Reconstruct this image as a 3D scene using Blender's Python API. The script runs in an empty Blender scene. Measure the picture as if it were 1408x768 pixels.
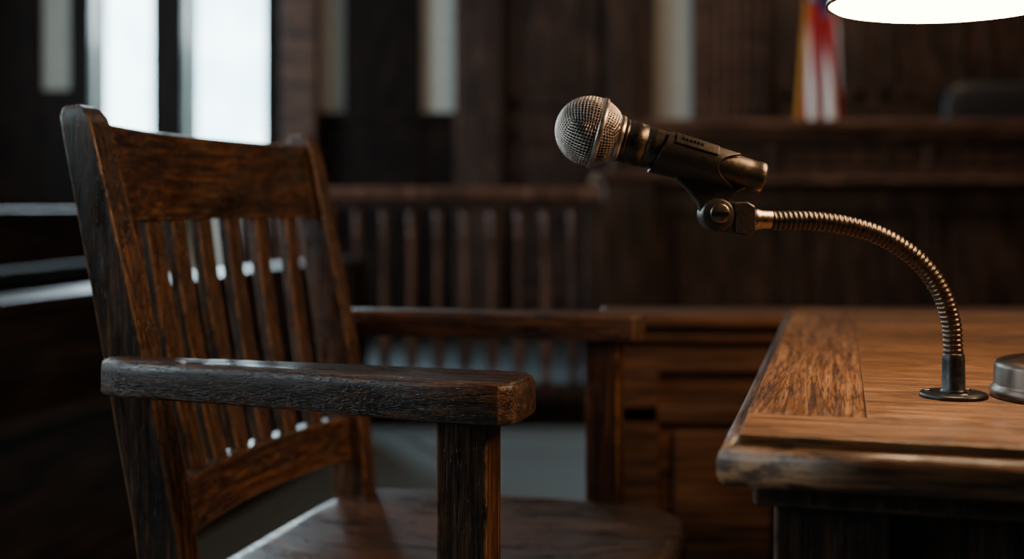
import bpy, math, random
from mathutils import Vector, Matrix
random.seed(4)
scene = bpy.context.scene
COL = scene.collection
CAM_Z = 0.84

# ------------------------------------------------------------------ materials
def new_mat(name):
    m = bpy.data.materials.new(name); m.use_nodes = True
    nt = m.node_tree
    return m, nt, nt.nodes["Principled BSDF"]

def ramp(nt, pts):
    r = nt.nodes.new("ShaderNodeValToRGB")
    e = r.color_ramp.elements
    while len(e) < len(pts): e.new(0.5)
    for i, (p, c) in enumerate(pts):
        e[i].position = p
        e[i].color = (c[0], c[1], c[2], 1) if not isinstance(c, (int, float)) else (c, c, c, 1)
    return r

def mix(nt, mode, fac, a, b):
    n = nt.nodes.new("ShaderNodeMix"); n.data_type = 'RGBA'; n.blend_type = mode
    L = nt.links
    def put(sock, v):
        if isinstance(v, bpy.types.NodeSocket): L.new(v, sock)
        elif isinstance(v, (int, float)): sock.default_value = (v, v, v, 1)
        else: sock.default_value = (*v, 1)
    if isinstance(fac, bpy.types.NodeSocket): L.new(fac, n.inputs[0])
    else: n.inputs[0].default_value = fac
    put(n.inputs[6], a); put(n.inputs[7], b)
    return n.outputs[2]

def wood(name, dark, mid, light, axis='X', rough=(0.28, 0.5), wear=0.0, wearcol=(0.42, 0.20, 0.08), scratch=0.0, bump=0.7, fine=1.0, spec=0.5, far=False, patch=(0.45, 1.3)):
    m, nt, bs = new_mat(name); N = nt.nodes; L = nt.links
    tc = N.new("ShaderNodeTexCoord"); oi = N.new("ShaderNodeObjectInfo")
    add = N.new("ShaderNodeVectorMath"); add.operation = 'ADD'
    sc = N.new("ShaderNodeVectorMath"); sc.operation = 'SCALE'; sc.inputs[0].default_value = (3.1, 5.7, 4.3)
    L.new(oi.outputs["Random"], sc.inputs[3])
    L.new(tc.outputs["Object"], add.inputs[0]); L.new(sc.outputs[0], add.inputs[1])
    def mapping(al, ot, rot=(0, 0, 0)):
        mp = N.new("ShaderNodeMapping")
        s = [ot, ot, ot]; s['XYZ'.index(axis)] = al
        mp.inputs["Scale"].default_value = s; mp.inputs["Rotation"].default_value = rot
        L.new(add.outputs[0], mp.inputs["Vector"]); return mp.outputs[0]
    def noise(vec, detail=5, r=0.6, dist=0.0):
        n = N.new("ShaderNodeTexNoise"); n.inputs["Scale"].default_value = 1
        n.inputs["Detail"].default_value = detail; n.inputs["Roughness"].default_value = r
        n.inputs["Distortion"].default_value = dist
        L.new(vec, n.inputs["Vector"]); return n.outputs[0]
    n1 = noise(mapping(5.0, 210 * fine), 4 if far else 5, 0.6, 0.15)
    r1 = ramp(nt, [(0.34, dark), (0.5, mid), (0.66, light)]); L.new(n1, r1.inputs[0])
    c = r1.outputs[0]
    bs.inputs["Specular IOR Level"].default_value = spec
    n4 = noise(mapping(4, 14), 3, 0.55)
    r4 = ramp(nt, [(0.36, patch[0]), (0.64, patch[1])]); L.new(n4, r4.inputs[0])
    c = mix(nt, 'MULTIPLY', 0.85, c, r4.outputs[0])
    if far:
        L.new(c, bs.inputs["Base Color"]); bs.inputs["Roughness"].default_value = sum(rough) / 2
        return m
    # annual rings: cathedral figure
    n2 = noise(mapping(1.1, 13), 1, 0.4, 0.3)
    wv = N.new("ShaderNodeMath"); wv.operation = 'MULTIPLY'; wv.inputs[1].default_value = 170; L.new(n2, wv.inputs[0])
    sn = N.new("ShaderNodeMath"); sn.operation = 'SINE'; L.new(wv.outputs[0], sn.inputs[0])
    r2 = ramp(nt, [(0.05, 1.0), (0.7, 0.8), (1.0, 0.30)]); L.new(sn.outputs[0], r2.inputs[0])
    c = mix(nt, 'MULTIPLY', 0.7, c, r2.outputs[0])
    # pores
    n3 = noise(mapping(34, 1000 * fine), 2, 0.5)
    r3 = ramp(nt, [(0.40, 0.12), (0.5, 1.0)]); L.new(n3, r3.inputs[0])
    c = mix(nt, 'MULTIPLY', 0.8, c, r3.outputs[0])
    if wear > 0:
        bv = N.new("ShaderNodeBevel"); bv.samples = 3; bv.inputs[0].default_value = 0.0045
        ge = N.new("ShaderNodeNewGeometry")
        dt = N.new("ShaderNodeVectorMath"); dt.operation = 'DOT_PRODUCT'
        L.new(bv.outputs[0], dt.inputs[0]); L.new(ge.outputs["True Normal"], dt.inputs[1])
        rw = ramp(nt, [(0.84, 1.0), (0.99, 0.0)]); L.new(dt.outputs["Value"], rw.inputs[0])
        nw = noise(mapping(38, 90), 5, 0.7)
        rn = ramp(nt, [(0.43, 0.0), (0.55, 1.0)]); L.new(nw, rn.inputs[0])
        f = mix(nt, 'MULTIPLY', 1.0, rw.outputs[0], rn.outputs[0])
        ml = N.new("ShaderNodeMath"); ml.operation = 'MULTIPLY'; ml.inputs[1].default_value = wear; L.new(f, ml.inputs[0])
        c = mix(nt, 'MIX', ml.outputs[0], c, wearcol)
    if scratch > 0:
        tot = None
        for k, (al, ot, rot) in enumerate([(16, 1100, (0.25, 0.15, 0.2)), (200, 1100, (0.5, 0.9, -0.6))]):
            ns = noise(mapping(al, ot, rot), 1, 0.4, 0.5)
            rs = ramp(nt, [(0.69, 0.0), (0.75, 1.0 if k == 0 else .7)]); L.new(ns, rs.inputs[0])
            tot = rs.outputs[0] if tot is None else mix(nt, 'ADD', 1.0, tot, rs.outputs[0])
        np_ = noise(mapping(14, 22), 3, 0.5)
        rp = ramp(nt, [(0.46, 0.0), (0.58, 1.0)]); L.new(np_, rp.inputs[0])
        f = mix(nt, 'MULTIPLY', 1.0, tot, rp.outputs[0])
        ml = N.new("ShaderNodeMath"); ml.operation = 'MULTIPLY'; ml.inputs[1].default_value = scratch; L.new(f, ml.inputs[0])
        c = mix(nt, 'MIX', ml.outputs[0], c, (0.42, 0.32, 0.23))
    L.new(c, bs.inputs["Base Color"])
    nr = noise(mapping(14, 60), 5, 0.65)
    rr = ramp(nt, [(0.35, rough[0]), (0.65, rough[1])]); L.new(nr, rr.inputs[0]); L.new(rr.outputs[0], bs.inputs["Roughness"])
    bp = N.new("ShaderNodeBump"); bp.inputs["Strength"].default_value = bump; bp.inputs["Distance"].default_value = 0.0006
    bm_ = mix(nt, 'MULTIPLY', 0.6, r3.outputs[0], n1); L.new(bm_, bp.inputs["Height"])
    L.new(bp.outputs[0], bs.inputs["Normal"])
    return m

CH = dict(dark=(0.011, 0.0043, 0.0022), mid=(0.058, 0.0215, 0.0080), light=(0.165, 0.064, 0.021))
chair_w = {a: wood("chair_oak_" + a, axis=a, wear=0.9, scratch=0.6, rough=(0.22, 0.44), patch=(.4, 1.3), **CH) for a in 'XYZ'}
DK = dict(dark=(0.085, 0.034, 0.011), mid=(0.225, 0.093, 0.030), light=(0.38, 0.172, 0.058))
desk_w = {a: wood("desk_oak_" + a, axis=a, wear=0.3, scratch=0.4, rough=(0.28, 0.48), patch=(0.72, 1.12), **DK) for a in 'XY'}
DE = dict(dark=(0.020, 0.0085, 0.004), mid=(0.075, 0.030, 0.011), light=(0.18, 0.074, 0.026))
desk_edge = wood("desk_edge_oak", axis='X', wear=0.6, scratch=0.7, patch=(0.5, 1.2), **DE)
desk_edgeY = wood("desk_edge_oak_side", axis='Y', wear=0.6, scratch=0.7, patch=(0.5, 1.2), **DE)
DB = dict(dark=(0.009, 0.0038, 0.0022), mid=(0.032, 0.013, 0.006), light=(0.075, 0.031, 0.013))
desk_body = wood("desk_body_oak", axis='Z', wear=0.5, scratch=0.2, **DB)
WB = dict(dark=(0.024, 0.009, 0.004), mid=(0.078, 0.030, 0.012), light=(0.14, 0.056, 0.022))
box_w = wood("witness_box_wood", axis='X', rough=(0.3, 0.5), far=True, fine=.5, **WB)
bg_w = wood("panelling_walnut", axis='Z', rough=(0.4, 0.55), fine=0.2, spec=0.35, far=True, dark=(0.013, 0.0060, 0.0038), mid=(0.038, 0.0175, 0.011), light=(0.070, 0.033, 0.020))
bg_l = wood("bench_walnut", axis='X', rough=(0.36, 0.5), fine=0.2, spec=0.35, far=True, dark=(0.033, 0.0145, 0.0088), mid=(0.086, 0.039, 0.024), light=(0.145, 0.067, 0.041))
bal_w = wood("baluster_walnut", axis='Z', rough=(0.3, 0.42), fine=0.2, spec=0.5, far=True, dark=(0.06, 0.027, 0.016), mid=(0.14, 0.064, 0.039), light=(0.21, 0.10, 0.06))  # walnut brightened in its colour so the balusters look lit
bg_d = wood("dark_walnut", axis='Z', rough=(0.5, 0.65), fine=0.2, spec=0.12, far=True, dark=(0.003, 0.0015, 0.0009), mid=(0.009, 0.0045, 0.003), light=(0.016, 0.008, 0.0055))
door_w = wood("door_walnut", axis='Z', rough=(0.4, 0.55), fine=0.2, spec=0.3, far=True, dark=(0.012, 0.0055, 0.004), mid=(0.034, 0.0165, 0.011), light=(0.06, 0.03, 0.02))
pew_w = wood("pew_walnut", axis='Y', rough=(0.28, 0.42), fine=0.2, far=True, dark=(0.0045, 0.003, 0.0025), mid=(0.013, 0.0075, 0.006), light=(0.024, 0.014, 0.010))

def simple(name, col, rough=0.5, metal=0.0, noise_scale=60, var=0.25, bump=0.0, spec=None):
    m, nt, bs = new_mat(name); N = nt.nodes; L = nt.links
    tc = N.new("ShaderNodeTexCoord"); n = N.new("ShaderNodeTexNoise")
    n.inputs["Scale"].default_value = noise_scale; n.inputs["Detail"].default_value = 5
    L.new(tc.outputs["Object"], n.inputs["Vector"])
    a = tuple(x * (1 - var) for x in col); b = tuple(min(1, x * (1 + var)) for x in col)
    r = ramp(nt, [(0.3, a), (0.7, b)]); L.new(n.outputs[0], r.inputs[0]); L.new(r.outputs[0], bs.inputs["Base Color"])
    r2 = ramp(nt, [(0.3, max(0.02, rough * 0.8)), (0.7, min(1, rough * 1.25))]); L.new(n.outputs[0], r2.inputs[0]); L.new(r2.outputs[0], bs.inputs["Roughness"])
    bs.inputs["Metallic"].default_value = metal
    if bump:
        bp = N.new("ShaderNodeBump"); bp.inputs["Strength"].default_value = bump; bp.inputs["Distance"].default_value = 0.002
        L.new(n.outputs[0], bp.inputs["Height"]); L.new(bp.outputs[0], bs.inputs["Normal"])
    return m

def emis(name, col, strength, base=(0.8, 0.8, 0.8)):
    m, nt, bs = new_mat(name)
    bs.inputs["Base Color"].default_value = (*base, 1)
    bs.inputs["Emission Color"].default_value = (*col, 1); bs.inputs["Emission Strength"].default_value = strength
    return m

m_grille = simple("grille_nickel_mesh", (0.68, 0.56, 0.48), 0.32, 1.0, 200, 0.12)
m_band = simple("grille_band_nickel", (0.70, 0.57, 0.46), 0.30, 1.0, 200, 0.1)
m_foam = simple("grille_foam_black", (0.004, 0.0035, 0.0035), 0.95, 0, 300, 0.3)
m_body = simple("mic_body_bronze_black", (0.11, 0.080, 0.055), 0.33, 0.8, 500, 0.2)
m_clip = simple("mic_clip_rubber_black", (0.062, 0.045, 0.032), 0.35, 0.5, 600, 0.2)
m_neck = simple("gooseneck_gunmetal", (0.085, 0.062, 0.044), 0.30, 0.95, 200, 0.15)
m_ferr = simple("ferrule_steel", (0.30, 0.22, 0.155), 0.30, 1.0, 200, 0.1)
m_black = simple("satin_black", (0.012, 0.011, 0.011), 0.35, 0.3, 300, 0.2)
m_lampb = simple("lamp_base_pewter", (0.10, 0.073, 0.058), 0.34, 1.0, 40, 0.15)
m_shade = simple("lamp_shade_bronze", (0.22, 0.13, 0.07), 0.35, 0.9, 30, 0.15)
m_plaster = simple("plaster_cream", (0.46, 0.46, 0.41), 0.85, 0, 12, 0.08, 0.1)
m_ceil = simple("ceiling_plaster", (0.28, 0.27, 0.25), 0.9, 0, 8, 0.08)
m_carpet = simple("carpet_grey", (0.120, 0.155, 0.172), 0.95, 0, 90, 0.2, 0.3)
m_leather = simple("black_leather", (0.007, 0.008, 0.010), 0.45, 0, 150, 0.3, 0.2)
m_gold = simple("gold_fringe", (0.6, 0.33, 0.05), 0.6, 0.0, 80, 0.3)
m_brass = simple("brass", (0.5, 0.33, 0.13), 0.35, 1.0, 80, 0.15)

# outdoor daylight pane
def pane_mat(strength):
    m, nt, bs = new_mat("daylight_frosted_glass"); N = nt.nodes; L = nt.links
    tc = N.new("ShaderNodeTexCoord"); n = N.new("ShaderNodeTexNoise"); n.inputs["Scale"].default_value = 2.5
    L.new(tc.outputs["Object"], n.inputs["Vector"])
    r = ramp(nt, [(0.35, (0.44, 0.74, 0.86)), (0.6, (0.66, 0.93, 1.0))]); L.new(n.outputs[0], r.inputs[0])
    L.new(r.outputs[0], bs.inputs["Emission Color"]); bs.inputs["Emission Strength"].default_value = strength
    bs.inputs["Base Color"].default_value = (0.5, 0.6, 0.65, 1); bs.inputs["Roughness"].default_value = 0.2
    return m
m_pane = pane_mat(9.0)

# ------------------------------------------------------------------ mesh helpers
def empty(name, loc=(0, 0, 0), rz=0.0):
    e = bpy.data.objects.new(name, None); e.empty_display_size = 0.1
    e.location = loc; e.rotation_euler = (0, 0, rz); COL.objects.link(e); return e

def mesh_obj(name, verts, faces, mat, parent=None, bevel=0.0, smooth=True, seg=3, wn=True, sub=0):
    me = bpy.data.meshes.new(name); me.from_pydata([tuple(v) for v in verts], [], faces)
    import bmesh
    bm = bmesh.new(); bm.from_mesh(me); bmesh.ops.recalc_face_normals(bm, faces=bm.faces); bm.to_mesh(me); bm.free()
    me.update()
    if smooth: me.polygons.foreach_set("use_smooth", [True] * len(me.polygons))
    me.materials.append(mat)
    o = bpy.data.objects.new(name, me); COL.objects.link(o)
    if parent: o.parent = parent
    if bevel > 0:
        b = o.modifiers.new("bevel", 'BEVEL'); b.width = bevel; b.segments = seg; b.limit_method = 'ANGLE'; b.angle_limit = math.radians(32)
        b.harden_normals = True
    if sub:
        s = o.modifiers.new("sub", 'SUBSURF'); s.levels = sub; s.render_levels = sub
    return o

class MB:
    def __init__(s): s.v = []; s.f = []
    def box(s, x0, x1, y0, y1, z0, z1):
        b = len(s.v)
        s.v += [(x0, y0, z0), (x1, y0, z0), (x1, y1, z0), (x0, y1, z0), (x0, y0, z1), (x1, y0, z1), (x1, y1, z1), (x0, y1, z1)]
        s.f += [tuple(b + i for i in q) for q in [(0, 3, 2, 1), (4, 5, 6, 7), (0, 1, 5, 4), (1, 2, 6, 5), (2, 3, 7, 6), (3, 0, 4, 7)]]
        return s
    def loft(s, secs, closed=True, caps=True):
        b = len(s.v); n = len(secs[0])
        for q in secs: s.v += [tuple(p) for p in q]
        for i in range(len(secs) - 1):
            for j in range(n if closed else n - 1):
                k = (j + 1) % n
                s.f.append((b + i * n + j, b + i * n + k, b + (i + 1) * n + k, b + (i + 1) * n + j))
        if caps:
            s.f.append(tuple(b + j for j in reversed(range(n))))
            s.f.append(tuple(b + (len(secs) - 1) * n + j for j in range(n)))
        return s
    def revolve(s, prof, O=(0, 0, 0), A=(0, 0, 1), seg=32, caps=True):
        O = Vector(O); A = Vector(A).normalized()
        B = Vector((0, 1, 0)) if abs(A.y) < 0.9 else Vector((1, 0, 0))
        B = (B - A * B.dot(A)).normalized(); C = A.cross(B)
        secs = []
        for t, r in prof:
            secs.append([O + A * t + (C * math.cos(2 * math.pi * j / seg) + B * math.sin(2 * math.pi * j / seg)) * max(r, 1e-5) for j in range(seg)])
        return s.loft(secs, True, caps)
    def obj(s, name, mat, parent=None, **k): return mesh_obj(name, s.v, s.f, mat, parent, **k)

def box(name, x0, x1, y0, y1, z0, z1, mat, parent=None, bevel=0.003): return MB().box(x0, x1, y0, y1, z0, z1).obj(name, mat, parent, bevel=bevel)

def prism(name, pts, z0, z1, mat, parent=None, bevel=0.003, plane='XY', seg=3):
    def P(p, h): return (p[0], p[1], h) if plane == 'XY' else (p[0], h, p[1])
    return MB().loft([[P(p, z0) for p in pts], [P(p, z1) for p in pts]]).obj(name, mat, parent, bevel=bevel, seg=seg)

def catmull(pts, n=10):
    out = []
    P = [Vector(p) for p in pts]; P = [2 * P[0] - P[1]] + P + [2 * P[-1] - P[-2]]
    for i in range(1, len(P) - 2):
        for k in range(n):
            t = k / n; p0, p1, p2, p3 = P[i - 1], P[i], P[i + 1], P[i + 2]
            out.append(0.5 * ((2 * p1) + (p2 - p0) * t + (2 * p0 - 5 * p1 + 4 * p2 - p3) * t * t + (3 * p1 - p0 - 3 * p2 + p3) * t ** 3))
    out.append(P[-2]); return out

def tube(name, pts, rad, mat, parent, seg=20, caps=True):
    secs = []; s = 0
    for i, p in enumerate(pts):
        a = pts[max(0, i - 1)]; b = pts[min(len(pts) - 1, i + 1)]
        T = (b - a).normalized()
        if i: s += (p - pts[i - 1]).length
        B = Vector((0, 1, 0)); B = (B - T * B.dot(T)).normalized(); C = T.cross(B)
        r = rad(s) if callable(rad) else rad
        secs.append([p + (C * math.cos(2 * math.pi * j / seg) + B * math.sin(2 * math.pi * j / seg)) * r for j in range(seg)])
    return MB().loft(secs, True, caps).obj(name, mat, parent)

ANG = math.radians(-15.3)

# ------------------------------------------------------------------ CHAIR
chair = empty("wooden_armchair", (0.0396, 1.185, 0), ANG)
_pp = [(0.0, -.36), (.2, -.318), (.42, -.292), (.53, -.2975), (.71, -.33), (.93, -.375), (1.1, -.41)]
def _lin(z):
    z = max(0, min(1.1, z))
    for (a, x), (b, y) in zip(_pp, _pp[1:]):
        if z <= b: return x + (y - x) * (z - a) / (b - a)
    return _pp[-1][1]
def pa(z):
    return sum(_lin(z + d * 0.01) for d in range(-4, 5)) / 9
def py(z): return .205 + .02 * max(0, min(1, (z - .45) / .45))
for sg, nm in ((-1, "right"), (1, "left")):
    secs = []
    zs = [0, .1, .2, .3, .38, .44, .5, .56, .62, .68, .74, .8, .86, .895]
    for z in zs:
        hx = .0150 + .0065 * min(1, max(0, (0.93 - z) / .28)) if z > .44 else .022; hy = .016
        a = pa(z); y = sg * py(z)
        secs.append([(a - hx, y - hy, z), (a + hx, y - hy, z), (a + hx, y + hy, z), (a - hx, y + hy, z)])
    for z, hxm, hxp in [(.910, .0150, .0150), (.919, .0150, .0130), (.926, .0135, .009), (.929, .0105, .004)]:
        a = pa(z); y = sg * py(z); hy = .016 if z < .925 else .0135
        dz = -0.003
        secs.append([(a - hxm, y - hy, z + dz * .3), (a + hxp, y - hy, z), (a + hxp, y + hy, z), (a - hxm, y + hy, z + dz * .3)])
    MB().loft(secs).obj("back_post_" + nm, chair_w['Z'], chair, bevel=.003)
    # arm
    outer = [(-.334, .252), (-.331, .263), (-.31, .271), (-.22, .280), (-.12, .294), (-.04, .309), (.012, .3155), (.034, .3135), (.044, .305)]
    inner = [(.048, .287), (.048, .256), (.040, .244), (.0, .2405), (-.08, .238), (-.18, .2365), (-.28, .2365), (-.325, .2375)]
    pts = [(x, y * sg) for x, y in outer + inner]
    arm = MB()
    def ring(inset, z):
        cx, cy = -.14, sg * .268
        out = []
        n = len(pts)
        for i in range(n):
            p = Vector(pts[i]); a = Vector(pts[i - 1]); b = Vector(pts[(i + 1) % n])
            t = (b - a).normalized(); nn = Vector((t.y, -t.x)) * (1 if sg > 0 else -1)
            if nn.dot(Vector((cx if abs(p.x - cx) > .17 else p.x, cy)) - p) < 0: nn = -nn
            q = p + nn * inset
            out.append((q.x, q.y, z))
        return out
    zt, zb = .711, .679
    prof = [(.005, zb), (.0015, zb + .0015), (0, zb + .005), (0, zt - .008), (.0012, zt - .0035), (.0035, zt - .001), (.007, zt)]
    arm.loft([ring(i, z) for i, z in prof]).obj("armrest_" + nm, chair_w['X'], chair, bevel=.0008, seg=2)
    # front post
    MB().loft([[(-.02, sg * .275 - .02, z), (.02, sg * .275 - .02, z), (.02, sg * .275 + .02, z), (-.02, sg * .275 + .02, z)] for z in (0, .2, .45, .685)]).obj("front_leg_" + nm, chair_w['Z'], chair, bevel=.002)
    box("side_apron_" + nm, -.275, -.02, sg * .235 - .01, sg * .235 + .01, .395, .462, chair_w['X'], chair)
    box("side_stretcher_" + nm, -.31, -.02, sg * .235 - .012, sg * .235 + .012, .16, .195, chair_w['X'], chair)
def cv(y, d): return -d * (1 - (y / .215) ** 2)
def rail(name, z0, z1, d, th, y0=.209, y1=.209, arch=0):
    secs = []
    for i in range(25):
        y0_ = -y0 + 2 * y0 * i / 24
        za, zb_ = z0 + arch * (1 - (y0_ / .21) ** 2), z1 + arch * (1 - (y0_ / .21) ** 2)
        c = cv(y0_, d); sec = []
        for z in (za, (za + zb_) / 2, zb_): sec.append((pa(z) + c + th, y0_, z))
        for z in (zb_, (za + zb_) / 2, za): sec.append((pa(z) + c - th, y0_, z))
        secs.append(sec)
    MB().loft(secs).obj(name, chair_w['Y'], chair, bevel=.003)
rail("crest_rail", .826, .915, .034, .0095)
rail("lower_rail", .535, .585, .03, .011, y0=.198)
for i in range(7):
    k = i - 3
    secs = []
    for j in range(11):
        z = .575 + (.836 - .575) * j / 10
        y = k * (.0505 + .006 * j / 10); a = pa(z) + cv(y, .031) - .002 - .006 * math.sin(math.pi * j / 10)
        hw = .0135; ht = .0055
        secs.append([(a - ht, y - hw, z), (a + ht, y - hw, z), (a + ht, y + hw, z), (a - ht, y + hw, z)])
    MB().loft(secs).obj("back_slat_%d" % (i + 1), chair_w['Z'], chair, bevel=.0015)
# seat
secs = []
cx, hx, hy = -.106, .213, .254
def sring(sc_, z, scoop=True):
    out = []
    for j in range(72):
        t = 2 * math.pi * j / 72; c, s_ = math.cos(t), math.sin(t); e = 2 / 6.5
        x = math.copysign(abs(c) ** e, c) * sc_; y = math.copysign(abs(s_) ** e, s_) * sc_
        zz = z
        if scoop:
            rr = min(1, math.hypot(x * 1.0 + .1, y))
            zz -= .013 * (1 - min(1, rr / .95) ** 2) ** 1 * (1 if rr < .95 else 0)
            zz += .006 * max(0, x) * math.exp(-(y / .25) ** 2)
        out.append((cx + x * hx + .012 * max(0, x) * (1 - y * y), y * hy, zz))
    return out
for sc_, z, s_ in [(.93, .453, False), (.985, .457, False), (1, .466, False), (1, .478, False), (.99, .486, False), (.97, .4895, False), (.93, .490, True), (.85, .490, True), (.7, .490, True), (.5, .490, True), (.3, .490, True), (.12, .490, True), (.01, .490, True)]:
    secs.append(sring(sc_, z, s_))
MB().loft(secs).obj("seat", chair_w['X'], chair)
box("front_apron", -.012, .008, -.255, .255, .395, .455, chair_w['Y'], chair)
box("rear_apron", -.30, -.282, -.19, .19, .395, .455, chair_w['Y'], chair)
box("front_stretcher", -.01, .012, -.255, .255, .22, .255, chair_w['Y'], chair)

# ------------------------------------------------------------------ DESK
desk = empty("courtroom_desk", (0.1226, 0.72, 0), ANG)
DX, DY = 1.15, .955
TZ = .702
MB().box(0.03, DX - .03, .03, DY - .03, .672, .6945).obj("top_core", desk_edge, desk, bevel=.001)
def nose(name, p0, p1, mat, n_in):
    prof = [(0.032, .670), (.010, .670), (.005, .6715), (.0015, .675), (0, .680), (0, .688), (.0015, .6925), (.005, .6945), (.010, .6952), (.032, .6952)]
    p0 = Vector(p0); p1 = Vector(p1); n = Vector(n_in); t = (p1 - p0).normalized(); secs = []
    L_ = (p1 - p0).length
    for k in range(13):
        f = k / 12; q = []
        for d, z in prof:
            s0 = d; s1 = L_ - d
            p = p0 + t * (s0 + (s1 - s0) * f) + n * d
            q.append((p.x, p.y, z))
        secs.append(q)
    MB().loft(secs).obj(name, mat, desk)
nose("front_edge_moulding", (0, 0), (DX, 0), desk_edge, (0, 1))
nose("side_edge_moulding_1", (0, 0), (0, DY), desk_edgeY, (1, 0))
nose("side_edge_moulding_2", (DX, 0), (DX, DY), desk_edgeY, (-1, 0))
nose("rear_edge_moulding", (0, DY), (DX, DY), desk_edge, (0, -1))
g = .0003
I = .012
box("top_board_front", I, DX - I, I, .088, .6948, TZ, desk_w['X'], desk, bevel=.0014)
box("top_board_rear", I, DX - I, DY - .088, DY - I, .6948, TZ, desk_w['X'], desk, bevel=.0014)
box("top_board_side_1", I, .088, .088 + g * .3, DY - .088 - g, .6948, TZ, desk_w['Y'], desk, bevel=.0004)
box("top_board_side_2", DX - .088, DX - I, .088 + g, DY - .088 - g, .6948, TZ, desk_w['Y'], desk, bevel=.0004)
nb = 4; yy0, yy1 = .088 + g * .3, DY - .088 - g
for i in range(nb):
    a = yy0 + (yy1 - yy0) * i / nb; b = yy0 + (yy1 - yy0) * (i + 1) / nb
    box("top_board_centre_%d" % (i + 1), .088 + 2 * g, DX - .088 - g, a, b - .0001, .6948, TZ - .0001, desk_w['X'], desk, bevel=.0003)
MB().box(.02, DX - .02, .02, DY - .02, .656, .6705).obj("under_moulding", desk_body, desk, bevel=.004)
mb = MB()
for x in (.032, DX - .032 - .07):
    for y in (.035, DY - .035 - .06): mb.box(x, x + .07, y, y + .06, 0, .658)
mb.obj("corner_posts", desk_body, desk, bevel=.003)
mb = MB()
mb.box(.10, DX - .10, .055, .075, .60, .658).box(.10, DX - .10, .055, .075, .04, .12).box(.10, DX - .10, .068, .08, .11, .61)
mb.box(.042, .06, .09, DY - .09, .60, .658).box(.042, .06, .09, DY - .09, .04, .12).box(.05, .058, .09, DY - .09, .11, .61)
mb.box(DX - .06, DX - .042, .09, DY - .09, .04, .658)
mb.box(.10, DX - .10, DY - .07, DY - .05, .04, .658)
for x in (.40, .72): mb.box(x, x + .05, .056, .074, .11, .61)
mb.obj("body_panels", desk_body, desk, bevel=.002)

# ------------------------------------------------------------------ MICROPHONE
K = 0.869 / 1650
mic = empty("gooseneck_microphone", ((1311 - 704) * K, 0.869, TZ))
def U(x, y, yy=0.0): return Vector(((x - 1311) * K, yy, (545 - y) * K))
MB().revolve([(-.0002, .0225), (.0, .0237), (.0022, .0237), (.0034, .0225), (.0036, .012), (.0036, .0001)], seg=48).obj("base_flange", m_black, mic, bevel=0)
mb = MB()
for a in (0.6, 2.7, 4.8):
    mb.revolve([(.0034, .0026), (.0044, .0024), (.0047, .0012), (.0047, .0001)], O=(math.cos(a) * .0175, math.sin(a) * .0175, 0), seg=12)
mb.obj("flange_screws", m_ferr, mic)
MB().revolve([(.003, .0100), (.005, .0088), (.006, .0082), (.026, .0080), (.0305, .0076), (.0318, .007), (.0318, .0001)], seg=32).obj("base_socket", m_black, mic)
path = catmull([U(1311, 492), U(1310, 470), U(1308, 445), U(1297, 408), U(1275, 372), U(1243, 343), U(1205, 322), U(1160, 309), U(1110, 303), U(1060, 303)], 40)
cum = [0]
for a, b in zip(path, path[1:]): cum.append(cum[-1] + (b - a).length)
tot = cum[-1]; pitch = .0036; step = pitch / 7; pts = []; j = 0
n = int(tot / step)
for i in range(n + 1):
    s = tot * i / n
    while j < len(cum) - 2 and cum[j + 1] < s: j += 1
    f = (s - cum[j]) / max(1e-9, cum[j + 1] - cum[j]); pts.append(path[j].lerp(path[j + 1], f))
tube("gooseneck", pts, lambda s: .0059 + .0012 * abs(math.sin(math.pi * s / pitch)) ** 0.6, m_neck, mic, seg=24)
MB().revolve([(0, .0060), (.001, .0075), (.006, .0077), (.007, .0070), (.0085, .0070), (.0095, .0066), (.017, .0064), (.018, .0060)], O=U(1030, 301), A=(1, 0, -0.03), seg=28).obj("neck_ferrule", m_ferr, mic)
FP = [(968, 283), (984, 277), (1024, 277), (1034, 283), (1035, 316), (1026, 324), (992, 318), (972, 310)]
prism("hinge_fork_1", [tuple((U(x, y).x, U(x, y).z)) for x, y in FP], -.0115, -.0065, m_clip, mic, bevel=.0012, plane='XZ')
prism("hinge_fork_2", [tuple((U(x, y).x, U(x, y).z)) for x, y in FP], .0065, .0115, m_clip, mic, bevel=.0012, plane='XZ')
prism("hinge_block", [tuple((U(x, y).x, U(x, y).z)) for x, y in [(1006, 279), (1024, 278), (1034, 284), (1035, 316), (1026, 323), (1008, 320)]], -.0125, .0125, m_clip, mic, bevel=.0010, plane='XZ')
MB().revolve([(-.0125, .0001), (-.0125, .0105), (-.0115, .0118), (-.0095, .0118), (.0095, .0118), (.0115, .0118), (.0125, .0105), (.0125, .0001)], O=U(984, 295), A=(0, 1, 0), seg=32).obj("hinge_barrel", m_clip, mic)
MB().revolve([(-.0138, .0001), (-.0138, .0062), (-.0132, .0070), (-.0120, .0072)], O=U(986, 293), A=(0, 1, 0), seg=28).obj("hinge_screw", m_ferr, mic)
c0 = U(986, 293)
MB().box(c0.x - .0062, c0.x + .0062, -.0142, -.0136, c0.z - .0009, c0.z + .0009).obj("screw_slot", m_black, mic, smooth=False)
prism("clip_neck", [tuple((U(x, y).x, U(x, y).z)) for x, y in [(918, 232), (930, 248), (945, 262), (958, 278), (962, 290), (968, 300), (984, 308), (1000, 300), (1004, 286), (1003, 273), (1014, 263), (1030, 256), (1000, 240), (960, 228)]], -.0062, .0062, m_clip, mic, bevel=.0018, plane='XZ')
TH = math.radians(-15.4); A = Vector((math.cos(TH), 0, math.sin(TH))); O = U(811.5, 180)
B = Vector((0, 1, 0)); C = A.cross(B); R = .0252
N_ = 16; vid = {}; vs = []; fs = []
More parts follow.
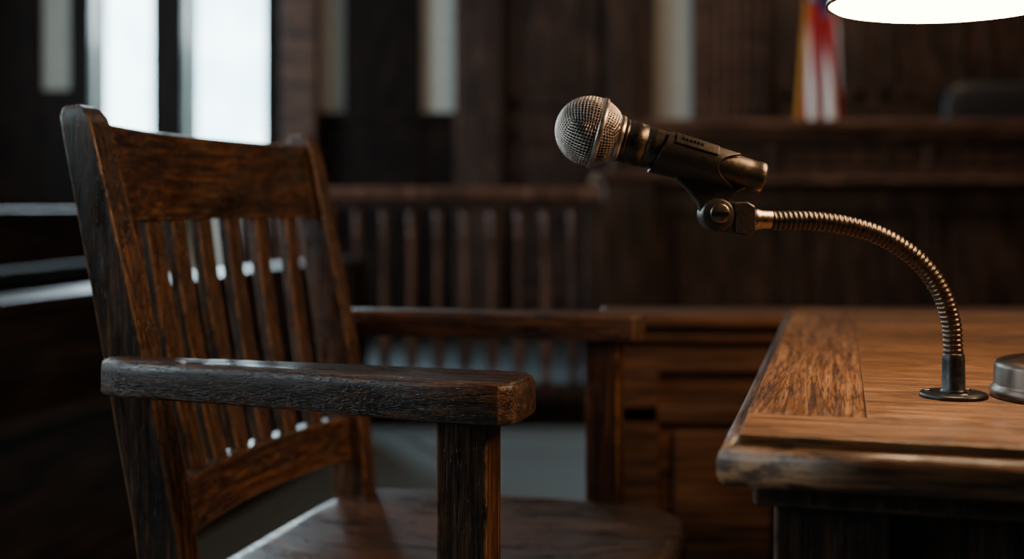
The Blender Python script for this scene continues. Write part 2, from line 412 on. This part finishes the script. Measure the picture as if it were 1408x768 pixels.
def cs(p):
    key = tuple(round(c, 4) for c in p)
    if key in vid: return vid[key]
    q = Vector([math.tan(c * math.pi / 4) if abs(c) < 1 else c for c in p]).normalized()
    a = math.radians(38); y, z = q.y * math.cos(a) - q.z * math.sin(a), q.y * math.sin(a) + q.z * math.cos(a)
    vid[key] = len(vs); vs.append(O + (A * q.x + B * y + C * z) * R); return vid[key]
for ax in range(3):
    for sgn in (-1, 1):
        for i in range(N_):
            for j in range(N_):
                quad = []
                for di, dj in ((0, 0), (1, 0), (1, 1), (0, 1)):
                    p = [0, 0, 0]; p[ax] = sgn; p[(ax + 1) % 3] = -1 + 2 * (i + di) / N_; p[(ax + 2) % 3] = -1 + 2 * (j + dj) / N_
                    quad.append(cs(p))
                cc = sum((vs[q] for q in quad), Vector()) / 4
                if (cc - O).dot(A) < .0195: fs.append(tuple(quad))
gr = mesh_obj("grille_mesh", vs, fs, m_grille, mic)
w = gr.modifiers.new("w", 'WIREFRAME'); w.thickness = .00085; w.use_even_offset = False; w.use_replace = True
MB().revolve([(-.0236 * math.cos(math.pi * k / 30), .0236 * math.sin(math.pi * k / 30)) for k in range(0, 25)], O=O, A=A, seg=40).obj("grille_foam", m_foam, mic)
MB().revolve([(.0035, .0236), (.0036, .0256), (.0042, .0262), (.0072, .0262), (.0078, .0256), (.0079, .0236)], O=O, A=A, seg=64, caps=False).obj("grille_band", m_band, mic)
MB().revolve([(.0185, .0150), (.0190, .0172), (.0200, .0176), (.0225, .0173), (.0232, .0166), (.0235, .0150)], O=O, A=A, seg=48).obj("grille_collar", m_band, mic)
def br(t): return .0158 - .0048 * max(0, min(1, (t - .03) / .095))
prof = [(.0232, .0150), (.0236, .0160), (.026, .0161), (.0262, .0155), (.0272, .0155), (.0274, .0161), (.040, .0157), (.0402, .0150), (.0412, .0150), (.0414, .0155)]
for k in range(1, 14):
    t = .0414 + k * (.124 - .0414) / 13; prof.append((t, br(t)))
prof += [(.1245, .0114), (.1285, .0114), (.1300, .0106), (.1303, .0085), (.1290, .0080), (.1290, .0001)]
MB().revolve(prof, O=O, A=A, seg=48).obj("handle", m_body, mic)
def shell(name, t0, t1f, th0, th1, off, thick, mat, nt_=14, nth=36, t0f=None):
    vs = []; fs = []
    for i in range(nt_ + 1):
        for j in range(nth + 1):
            th = th0 + (th1 - th0) * j / nth
            a0 = t0f(th) if t0f else t0
            t = a0 + (t1f(th) - a0) * i / nt_
            r = br(t) + off
            vs.append(O + A * t + (C * math.cos(th) + B * math.sin(th)) * r)
    for i in range(nt_):
        for j in range(nth):
            a = i * (nth + 1) + j; fs.append((a, a + 1, a + nth + 2, a + nth + 1))
    o = mesh_obj(name, vs, fs, mat, mic)
    s = o.modifiers.new("s", 'SOLIDIFY'); s.thickness = thick; s.offset = 0
    b = o.modifiers.new("b", 'BEVEL'); b.width = .0005; b.segments = 2; b.limit_method = 'ANGLE'; b.harden_normals = True
    return o
D2 = math.radians
shell("clip_shell", .058, lambda th: .104 + .010 * math.cos(2 * (abs(th) - math.pi)) , D2(30), D2(330), .0018, .0020, m_clip, t0f=lambda th: .052 + .004 * math.cos(th))
shell("clip_raised_label", .060, lambda th: .092, D2(-66), D2(-34), .0033, .0014, m_clip, nt_=6, nth=8)
mb = MB()
for k in range(6):
    t = .065 + k * .0028
    th = D2(-52); p = O + A * t + (C * math.cos(th) + B * math.sin(th)) * (br(t) + .0042)
    mb.box(p.x - .0007, p.x + .0007, p.y - .0004, p.y + .0004, p.z - .0012, p.z + .0012)
mb.obj("clip_embossing", m_ferr, mic, smooth=False)
# ------------------------------------------------------------------ LAMP
lamp = empty("desk_lamp", (.400, .862, TZ))
MB().revolve([(0, .0515), (.001, .053), (.006, .053), (.008, .0512), (.010, .0505), (.022, .0500), (.0255, .0485), (.0275, .044), (.029, .034), (.033, .012), (.036, .009), (.040, .0001)], seg=64).obj("base", m_lampb, lamp)
sx = .022
st = catmull([Vector((0, 0, .034)), Vector((sx, 0, .12)), Vector((sx + .012, 0, .24)), Vector((sx - .002, 0, .36)), Vector((-.04, 0, .405)), Vector((-.083, .004, .39)), Vector((-.083, .004, .365))], 10)
tube("stem", st, .0045, m_brass, lamp, seg=16)
sc0 = Vector((-.083, .006, .285))
MB().revolve([(0, .0855), (-.001, .0868), (.002, .0872), (.008, .0850), (.03, .076), (.05, .058), (.065, .036), (.075, .020), (.088, .014), (.090, .0001)], O=sc0, seg=64, caps=False).obj("shade", m_shade, lamp)
m_diff = emis("lamp_diffuser_glow", (1.0, 0.70, 0.42), 24.0)
MB().revolve([(.000, .0852), (-.0022, .082), (-.0042, .072), (-.0056, .055), (-.0064, .03), (-.0066, .0001)], O=sc0, seg=64, caps=False).obj("glass_diffuser", m_diff, lamp)

# ------------------------------------------------------------------ WITNESS BOX PANEL
wb = empty("witness_box_panelling", (0, 0, -.012))
MB().box(.150, 1.9, 1.88, 2.02, .662, .682).obj("cap_rail", box_w, wb, bevel=.005)
MB().box(.155, 1.9, 1.90, 2.0, .635, .662).obj("cap_moulding", box_w, wb, bevel=.006)
mb = MB().box(.155, 1.9, 1.935, 1.985, .012, .64)
mb.box(.155, 1.9, 1.915, 1.94, .585, .637).box(.155, 1.9, 1.915, 1.94, .012, .12)
mb.box(.155, .235, 1.915, 1.94, .1, .59).box(.43, .50, 1.915, 1.94, .1, .59).box(.75, .82, 1.915, 1.94, .1, .59)
mb.box(.155, 1.9, 1.915, 1.94, .505, .535)
mb.box(.26, .415, 1.925, 1.937, .14, .49).box(.52, .735, 1.925, 1.937, .14, .49)
mb.obj("panels", box_w, wb, bevel=.004)

# ------------------------------------------------------------------ PEWS
def pew(name, loc, rz, ztop, y0, y1):
    p = empty(name, loc, rz)
    MB().box(-.10, .035, y0, y1, ztop - .03, ztop).obj("top_ledge", pew_w, p, bevel=.008)
    MB().box(-.02, .01, y0, y1, .04, ztop - .028).obj("back_panel", pew_w, p, bevel=.002)
    MB().box(.0, .12, y0, y1, ztop - .235, ztop - .205).box(.0, .03, y0, y1, 0.0, .10).obj("back_rails", pew_w, p, bevel=.006)
    MB().box(-.42, -.015, y0, y1, .40, .435).obj("seat_board", pew_w, p, bevel=.008)
    mb = MB()
    for y in (y0, y1 - .04): mb.box(-.40, -.02, y, y + .04, 0, .40).box(-.12, .03, y - .002, y + .042, 0, ztop - .028)
    mb.obj("end_panels", pew_w, p, bevel=.004)
    return p
pew("courtroom_pew", (-1.03, 2.05, 0), math.radians(-12), .66, -1.2, 2.33)
pew("courtroom_pew", (-2.0, 2.4, 0), math.radians(-6), .83, -1.2, 3.0)

# ------------------------------------------------------------------ BALUSTRADE
bal = empty("wooden_balustrade", (0, 4.6, 0))
MB().box(-1.0, .34, -.05, .05, .865, .91).obj("top_rail", bal_w, bal, bevel=.012)
MB().box(-1.0, .34, -.03, .03, .83, .866).box(-1.0, .34, -.035, .035, .10, .16).obj("sub_rails", bg_w, bal, bevel=.006)
mb = MB()
mb.box(-1.04, -.96, -.04, .04, 0, .865).box(.28, .355, -.04, .04, 0, .865)
mb.obj("newel_posts", bg_w, bal, bevel=.006)
MB().box(-1.0, .34, -.03, .03, 0.0, .10).obj("plinth", bg_d, bal, bevel=.004)
mb = MB()
x = -.90
while x < .26:
    mb.revolve([(.155, .018), (.20, .018), (.205, .012), (.23, .020), (.30, .022), (.42, .014), (.60, .011), (.72, .014), (.735, .019), (.75, .013), (.77, .018), (.835, .018)], O=(x, 0, 0), seg=14)
    x += .103
mb.obj("balusters", bal_w, bal)

# ------------------------------------------------------------------ JUDGE BENCH
jb = empty("judge_bench", (0, 0, 0))
def panelrow(mb, x0, x1, n, y, z0, z1, st=.09, t=.03):
    mb.box(x0, x1, y, y + t, z0, z0 + st).box(x0, x1, y, y + t, z1 - st, z1)
    w = (x1 - x0 - st) / n
    for i in range(n + 1): mb.box(x0 + i * w, x0 + i * w + st, y + .0005, y + t, z0 + st - .002, z1 - st + .002)
    for i in range(n): mb.box(x0 + i * w + st + .03, x0 + (i + 1) * w - .03, y + .012, y + t, z0 + st + .03, z1 - st - .03)
mb = MB().box(.40, 4.1, 5.03, 5.5, 0, .93); panelrow(mb, .56, 4.1, 6, 5.0, .0, .90)
mb.obj("front_panels", bg_w, jb, bevel=.005)
MB().box(.38, .59, 4.93, 5.14, 0, .95).box(.365, .605, 4.915, 5.155, 0, .12).obj("corner_pilaster", bg_w, jb, bevel=.008)
MB().box(.36, 4.1, 4.93, 5.5, .93, .955).box(.35, .62, 4.90, 5.17, .95, .985).obj("lower_ledge", bg_l, jb, bevel=.008)
mb = MB().box(.46, 4.1, 5.53, 5.75, 0, 1.19); panelrow(mb, .46, 4.1, 5, 5.505, .96, 1.16, .05)
mb.obj("upper_panels", bg_w, jb, bevel=.005)
MB().box(.42, 4.1, 5.45, 5.85, 1.195, 1.235).box(.44, 4.1, 5.47, 5.82, 1.16, 1.197).obj("upper_ledge", bg_l, jb, bevel=.01)
box("dais_platform", .46, 4.1, 5.86, 7.33, 0, .35, bg_d, bevel=.01)

jc = empty("leather_office_chair", (2.72, 6.50, .35))
def rbox(mb, cx, cy, cz, hx, hy, hz, n=5):
    secs = []
    for k in range(-8, 9):
        u = math.sin(k / 8 * math.pi / 2); s = (1 - abs(u) ** n) ** (1 / n)
        s = max(s, .02); sec = []
        for j in range(32):
            t = 2 * math.pi * j / 32; c, q = math.cos(t), math.sin(t)
            sec.append((cx + hx * math.copysign(abs(c) ** (2 / n), c) * s, cy + hy * math.copysign(abs(q) ** (2 / n), q) * s, cz + hz * u))
        secs.append(sec)
    mb.loft(secs)
mb = MB(); rbox(mb, 0, 0, .83, .40, .07, .34, 7); mb.obj("backrest", m_leather, jc)
mb = MB(); rbox(mb, 0, .28 - .5, .46, .30, .28, .07); mb.obj("seat_cushion", m_leather, jc)
mb = MB(); rbox(mb, -.34, -.2, .66, .04, .22, .03); rbox(mb, .34, -.2, .66, .04, .22, .03); mb.obj("armrests", m_leather, jc)
mb = MB().revolve([(0.06, .04), (.4, .03)], O=(0, -.2, 0), seg=16)
for k in range(5):
    a = 2 * math.pi * k / 5; mb.revolve([(0, .025), (.28, .018)], O=(0, -.2, .06), A=(math.cos(a), math.sin(a), -.05), seg=10)
    mb.revolve([(-.015, .025), (.015, .025)], O=(.28 * math.cos(a), -.2 + .28 * math.sin(a), .025), A=(math.cos(a), math.sin(a), 0), seg=12)
mb.box(-.30, -.28, -.2, -.18, .46, .64).box(.28, .30, -.2, -.18, .46, .64).box(-.04, .04, -.2, .03, .38, .42)
mb.obj("pedestal_base", m_black, jc)

# flag
fl = empty("american_flag", (1.73, 6.7, .35))
MB().revolve([(0, .15), (.03, .15), (.05, .04), (.06, .014), (2.7, .012), (2.72, .03), (2.78, .0001)], seg=20).obj("flag_pole", m_brass, fl)
m_flag, nt, bs = new_mat("flag_cloth"); N = nt.nodes; L = nt.links
uv = N.new("ShaderNodeUVMap"); sp = N.new("ShaderNodeSeparateXYZ"); L.new(uv.outputs[0], sp.inputs[0])
m1 = N.new("ShaderNodeMath"); m1.operation = 'MULTIPLY_ADD'; m1.inputs[1].default_value = 2.2; L.new(sp.outputs[0], m1.inputs[0])
mv = N.new("ShaderNodeMath"); mv.operation = 'MULTIPLY'; mv.inputs[1].default_value = 1.8; L.new(sp.outputs[1], mv.inputs[0]); L.new(mv.outputs[0], m1.inputs[2])
m2 = N.new("ShaderNodeMath"); m2.operation = 'FRACT'; L.new(m1.outputs[0], m2.inputs[0])
m3 = N.new("ShaderNodeMath"); m3.operation = 'GREATER_THAN'; m3.inputs[1].default_value = .62; L.new(m2.outputs[0], m3.inputs[0])
c = mix(nt, 'MIX', m3.outputs[0], (0.42, 0.004, 0.008), (0.85, 0.82, 0.78))
g1 = N.new("ShaderNodeMath"); g1.operation = 'GREATER_THAN'; g1.inputs[1].default_value = .47; L.new(sp.outputs[1], g1.inputs[0])
g2 = N.new("ShaderNodeMath"); g2.operation = 'LESS_THAN'; g2.inputs[1].default_value = .7; L.new(sp.outputs[0], g2.inputs[0])
g3 = N.new("ShaderNodeMath"); g3.operation = 'MULTIPLY'; L.new(g1.outputs[0], g3.inputs[0]); L.new(g2.outputs[0], g3.inputs[1])
vo = N.new("ShaderNodeTexVoronoi"); vo.inputs["Scale"].default_value = 16; L.new(uv.outputs[0], vo.inputs["Vector"])
rv = ramp(nt, [(.22, (.75, .75, .75)), (.28, (0.02, 0.03, 0.12))]); L.new(vo.outputs[0], rv.inputs[0])
c = mix(nt, 'MIX', g3.outputs[0], c, rv.outputs[0])
L.new(c, bs.inputs["Base Color"]); bs.inputs["Roughness"].default_value = .8
nu, nv = 60, 30; vs = []; fs = []; uvs = []
for i in range(nv + 1):
    v = i / nv
    z = .80 + 1.7 * v
    wid = .27 * (1 - .45 * v)
    for j in range(nu + 1):
        u = j / nu
        vs.append((-.155 + .02 * v + wid * u * 1.0 + .012 * math.sin(u * 17 + v * 3) + .10 * v * (1 - u), -.085 + .05 * math.sin(u * math.pi * 5 + v * 1.5) * (1 - .3 * v) * (1 - u * .3), z - .16 * u * (1 - v) + .05 * math.sin(u * 9) * (1 - v)))
        uvs.append((u, v))
for i in range(nv):
    for j in range(nu):
        a = i * (nu + 1) + j; fs.append((a, a + 1, a + nu + 2, a + nu + 1))
fo = mesh_obj("flag_cloth", vs, fs, m_flag, fl)
ul = fo.data.uv_layers.new(name="UVMap")
for lp in fo.data.loops: ul.data[lp.index].uv = uvs[lp.vertex_index]
vs2 = []; fs2 = []
for i in range(nv // 2 + 1):
    p = Vector(vs[i * (nu + 1)]); vs2 += [p, p + Vector((-.028, -.01, -.02))]
for i in range(nv // 2): fs2.append((2 * i, 2 * i + 1, 2 * i + 3, 2 * i + 2))
mesh_obj("gold_fringe", vs2, fs2, m_gold, fl)

# ------------------------------------------------------------------ ROOM
BY = 7.5; kb = BY / 1650
def bx(px): return (px - 704) * kb
XL, XR, YF, H = -3.55, 4.3, -2.6, 4.0
box("floor", XL - .2, XR + .2, YF - .2, BY + .3, -.1, 0, m_carpet, bevel=0)
box("ceiling", XL - .2, XR + .2, YF - .2, BY + .3, H, H + .1, m_ceil, bevel=0)
box("wall_right", XR, XR + .15, YF, BY, 0, H, bg_d, bevel=0)
box("wall_front", XL, XR, YF - .15, YF, 0, H, bg_d, bevel=0)
W = [(bx(130), bx(215)), (bx(258), bx(368))]; zs0, zs1 = 1.02, 3.3
mb = MB(); T = .25
xs = [XL] + [v for w_ in W for v in w_] + [XR]
for i in range(0, len(xs), 2): mb.box(xs[i], xs[i + 1], BY, BY + T, 0, H)
for a, b in W: mb.box(a, b, BY, BY + T, 0, zs0).box(a, b, BY, BY + T, zs1, H)
mb.obj("wall_back", m_plaster, bevel=0, smooth=False)
for i, (a, b) in enumerate(W):
    wn_ = empty("window_%d" % (i + 1), (0, BY, 0))
    MB().box(a, b, .14, .16, zs0, zs1).obj("pane", m_pane, wn_, smooth=False)
    mb = MB()
    mb.box(a, a + .03, .06, .14, zs0, zs1).box(b - .03, b, .06, .14, zs0, zs1).box(a, b, .06, .14, zs0, zs0 + .06).box(a, b, .06, .14, zs1 - .06, zs1)
    mb.box(a, b, .08, .14, 2.2, 2.25)
    mb.obj("sash", bg_d, wn_, bevel=.004)
    MB().box(a - .05, b + .05, -.10, .08, zs0 - .04, zs0).obj("sill", bg_d, wn_, bevel=.006)
def trim(n, pieces, mat):
    mb = MB()
    for p in pieces: mb.box(*p)
    return mb.obj("trim_%d" % n, mat, bevel=.006)
f = BY
trim(1, [(XL, bx(58), f - .06, f, 0, H), (bx(102), bx(130), f - .08, f, 0, H), (XL, bx(104), f - .05, f, 0, 1.56)], bg_d)
trim(2, [(bx(215), bx(258), f - .10, f, 0, H)], bg_d)
trim(3, [(bx(368), bx(396), f - .10, f, 0, H)], bg_d)
trim(4, [(bx(396), bx(441), f - .22, f, 0, H)], bg_l)
trim(5, [(bx(476), bx(580), f - .07, f, 0, H), (bx(441), bx(628), f - .05, f, 0, 1.38), (bx(441), bx(628), f - .09, f, 1.36, 1.42)], bg_d)
trim(6, [(bx(626), bx(652), f - .10, f, 0, H), (bx(652), bx(690), f - .16, f, 0, 3.2), (bx(832), bx(872), f - .16, f, 0, 3.2), (bx(872), bx(899), f - .10, f, 0, H), (bx(650), bx(874), f - .2, f, 3.0, 3.3)], bg_w)
dr = empty("door_1", (0, f, 0))
mb = MB().box(bx(690), bx(832), -.05, -.001, 0, 3.0)
for z0, z1 in ((.25, 1.3), (1.45, 2.8)):
    mb.box(bx(704), bx(820), -.075, -.049, z0, z0 + .06).box(bx(704), bx(820), -.075, -.049, z1 - .06, z1).box(bx(704), bx(704) + .05, -.075, -.049, z0, z1).box(bx(820) - .05, bx(820), -.075, -.049, z0, z1)
    mb.box(bx(704) + .10, bx(820) - .10, -.068, -.049, z0 + .12, z1 - .12)
mb.obj("door_leaf", door_w, dr, bevel=.006)
MB().revolve([(-.05, .012), (-.09, .012), (-.10, .03), (-.13, .032), (-.145, .0001)], O=(bx(816), 0, 1.0), A=(0, 1, 0), seg=20).obj("door_knob", m_brass, dr)
ps = []
x0, x1 = bx(950), bx(1052)
ps.append((x0, x1, f - .10, f, 0, H))
nfl = 7; wf = (x1 - x0) / nfl
for i in range(nfl): ps.append((x0 + wf * (i + .18), x0 + wf * (i + .82), f - .135, f - .099, 1.2, H - .2))
ps.append((x0 - .02, x1 + .02, f - .15, f - .09, 0, 1.15))
trim(7, ps, bg_l)
ps = [(bx(1055), XR, f - .05, f, 0, H)]
for i in range(5):
    a = bx(1075) + i * .62
    if a + .5 > XR: break
    ps += [(a, a + .5, f - .075, f - .049, 1.5, 1.56), (a, a + .5, f - .075, f - .049, 3.0, 3.06), (a, a + .05, f - .075, f - .049, 1.5, 3.06), (a + .45, a + .5, f - .075, f - .049, 1.5, 3.06)]
trim(8, ps, bg_w)
box("baseboard_back", XL, bx(620), f - .11, f, 0, .18, bg_d)
LW = [(-.8, .6), (1.6, 3.0), (4.0, 5.4)]
mb = MB(); ys = [YF] + [v for w_ in LW for v in w_] + [BY]
for i in range(0, len(ys), 2): mb.box(XL - .25, XL, ys[i], ys[i + 1], 0, H)
for a, b in LW: mb.box(XL - .25, XL, a, b, 0, 1.0).box(XL - .25, XL, a, b, 3.3, H)
mb.obj("wall_left", m_plaster, bevel=0, smooth=False)
m_pane2 = pane_mat(2.0)
for i, (a, b) in enumerate(LW):
    wn_ = empty("window_%d" % (i + 3), (XL, 0, 0))
    MB().box(-.2, -.18, a, b, 1.0, 3.3).obj("pane", m_pane2, wn_, smooth=False)
    mb = MB()
    mb.box(-.17, -.1, a, a + .06, 1, 3.3).box(-.17, -.1, b - .06, b, 1, 3.3).box(-.17, -.1, (a + b) / 2 - .03, (a + b) / 2 + .03, 1, 3.3).box(-.17, -.1, a, b, 1, 1.06).box(-.17, -.1, a, b, 3.24, 3.3).box(-.17, -.1, a, b, 2.2, 2.25)
    mb.obj("sash", bg_d, wn_, bevel=.004)

# ------------------------------------------------------------------ LIGHTS
def area(name, loc, target, sx_, sy_, power, col):
    l = bpy.data.lights.new(name, 'AREA'); l.shape = 'RECTANGLE'; l.size = sx_; l.size_y = sy_; l.energy = power; l.color = col
    o = bpy.data.objects.new(name, l); COL.objects.link(o); o.location = loc
    o.rotation_euler = (Vector(target) - Vector(loc)).to_track_quat('-Z', 'Y').to_euler(); return o
COOL = (0.76, 0.90, 1.0)
for i, (a, b) in enumerate(LW):
    y = (a + b) / 2
    area("daylight_left_%d" % i, (XL + .02, y, 2.15), (0, y, 1.6), 1.3, 2.2, [48, 60, 95][i], COOL)
for i, (a, b) in enumerate(W):
    area("daylight_back_%d" % i, ((a + b) / 2, BY + .10, 2.1), ((a + b) / 2 + .3, 0, .6), b - a - .08, 2.1, 50, COOL)
WARM = (1.0, 0.64, 0.36)
area("warm_fill_light_1", (1.45, .50, 1.75), (.0, 1.15, .65), .35, .35, 28, WARM)  # added warm side light backing up the desk lamp, no fixture behind it
area("warm_fill_light_2", (2.4, 4.0, 3.7), (1.4, 6.2, .6), .8, .8, 46, (1.0, 0.69, 0.46))

w_ = bpy.data.worlds.new("World"); scene.world = w_; w_.use_nodes = True
w_.node_tree.nodes["Background"].inputs[0].default_value = (0.5, 0.65, 0.8, 1); w_.node_tree.nodes["Background"].inputs[1].default_value = 0.3

# ------------------------------------------------------------------ CAMERA
cd = bpy.data.cameras.new("camera"); cam = bpy.data.objects.new("camera", cd); COL.objects.link(cam)
cam.location = (0, 0, CAM_Z); cam.rotation_euler = (math.pi / 2, 0, 0)
cd.sensor_width = 36; cd.lens = 1650 * 36 / 1408; cd.shift_y = -101 / 1408
cd.clip_start = .02
cd.dof.use_dof = True; cd.dof.focus_distance = .90; cd.dof.aperture_fstop = 3.2
scene.camera = cam
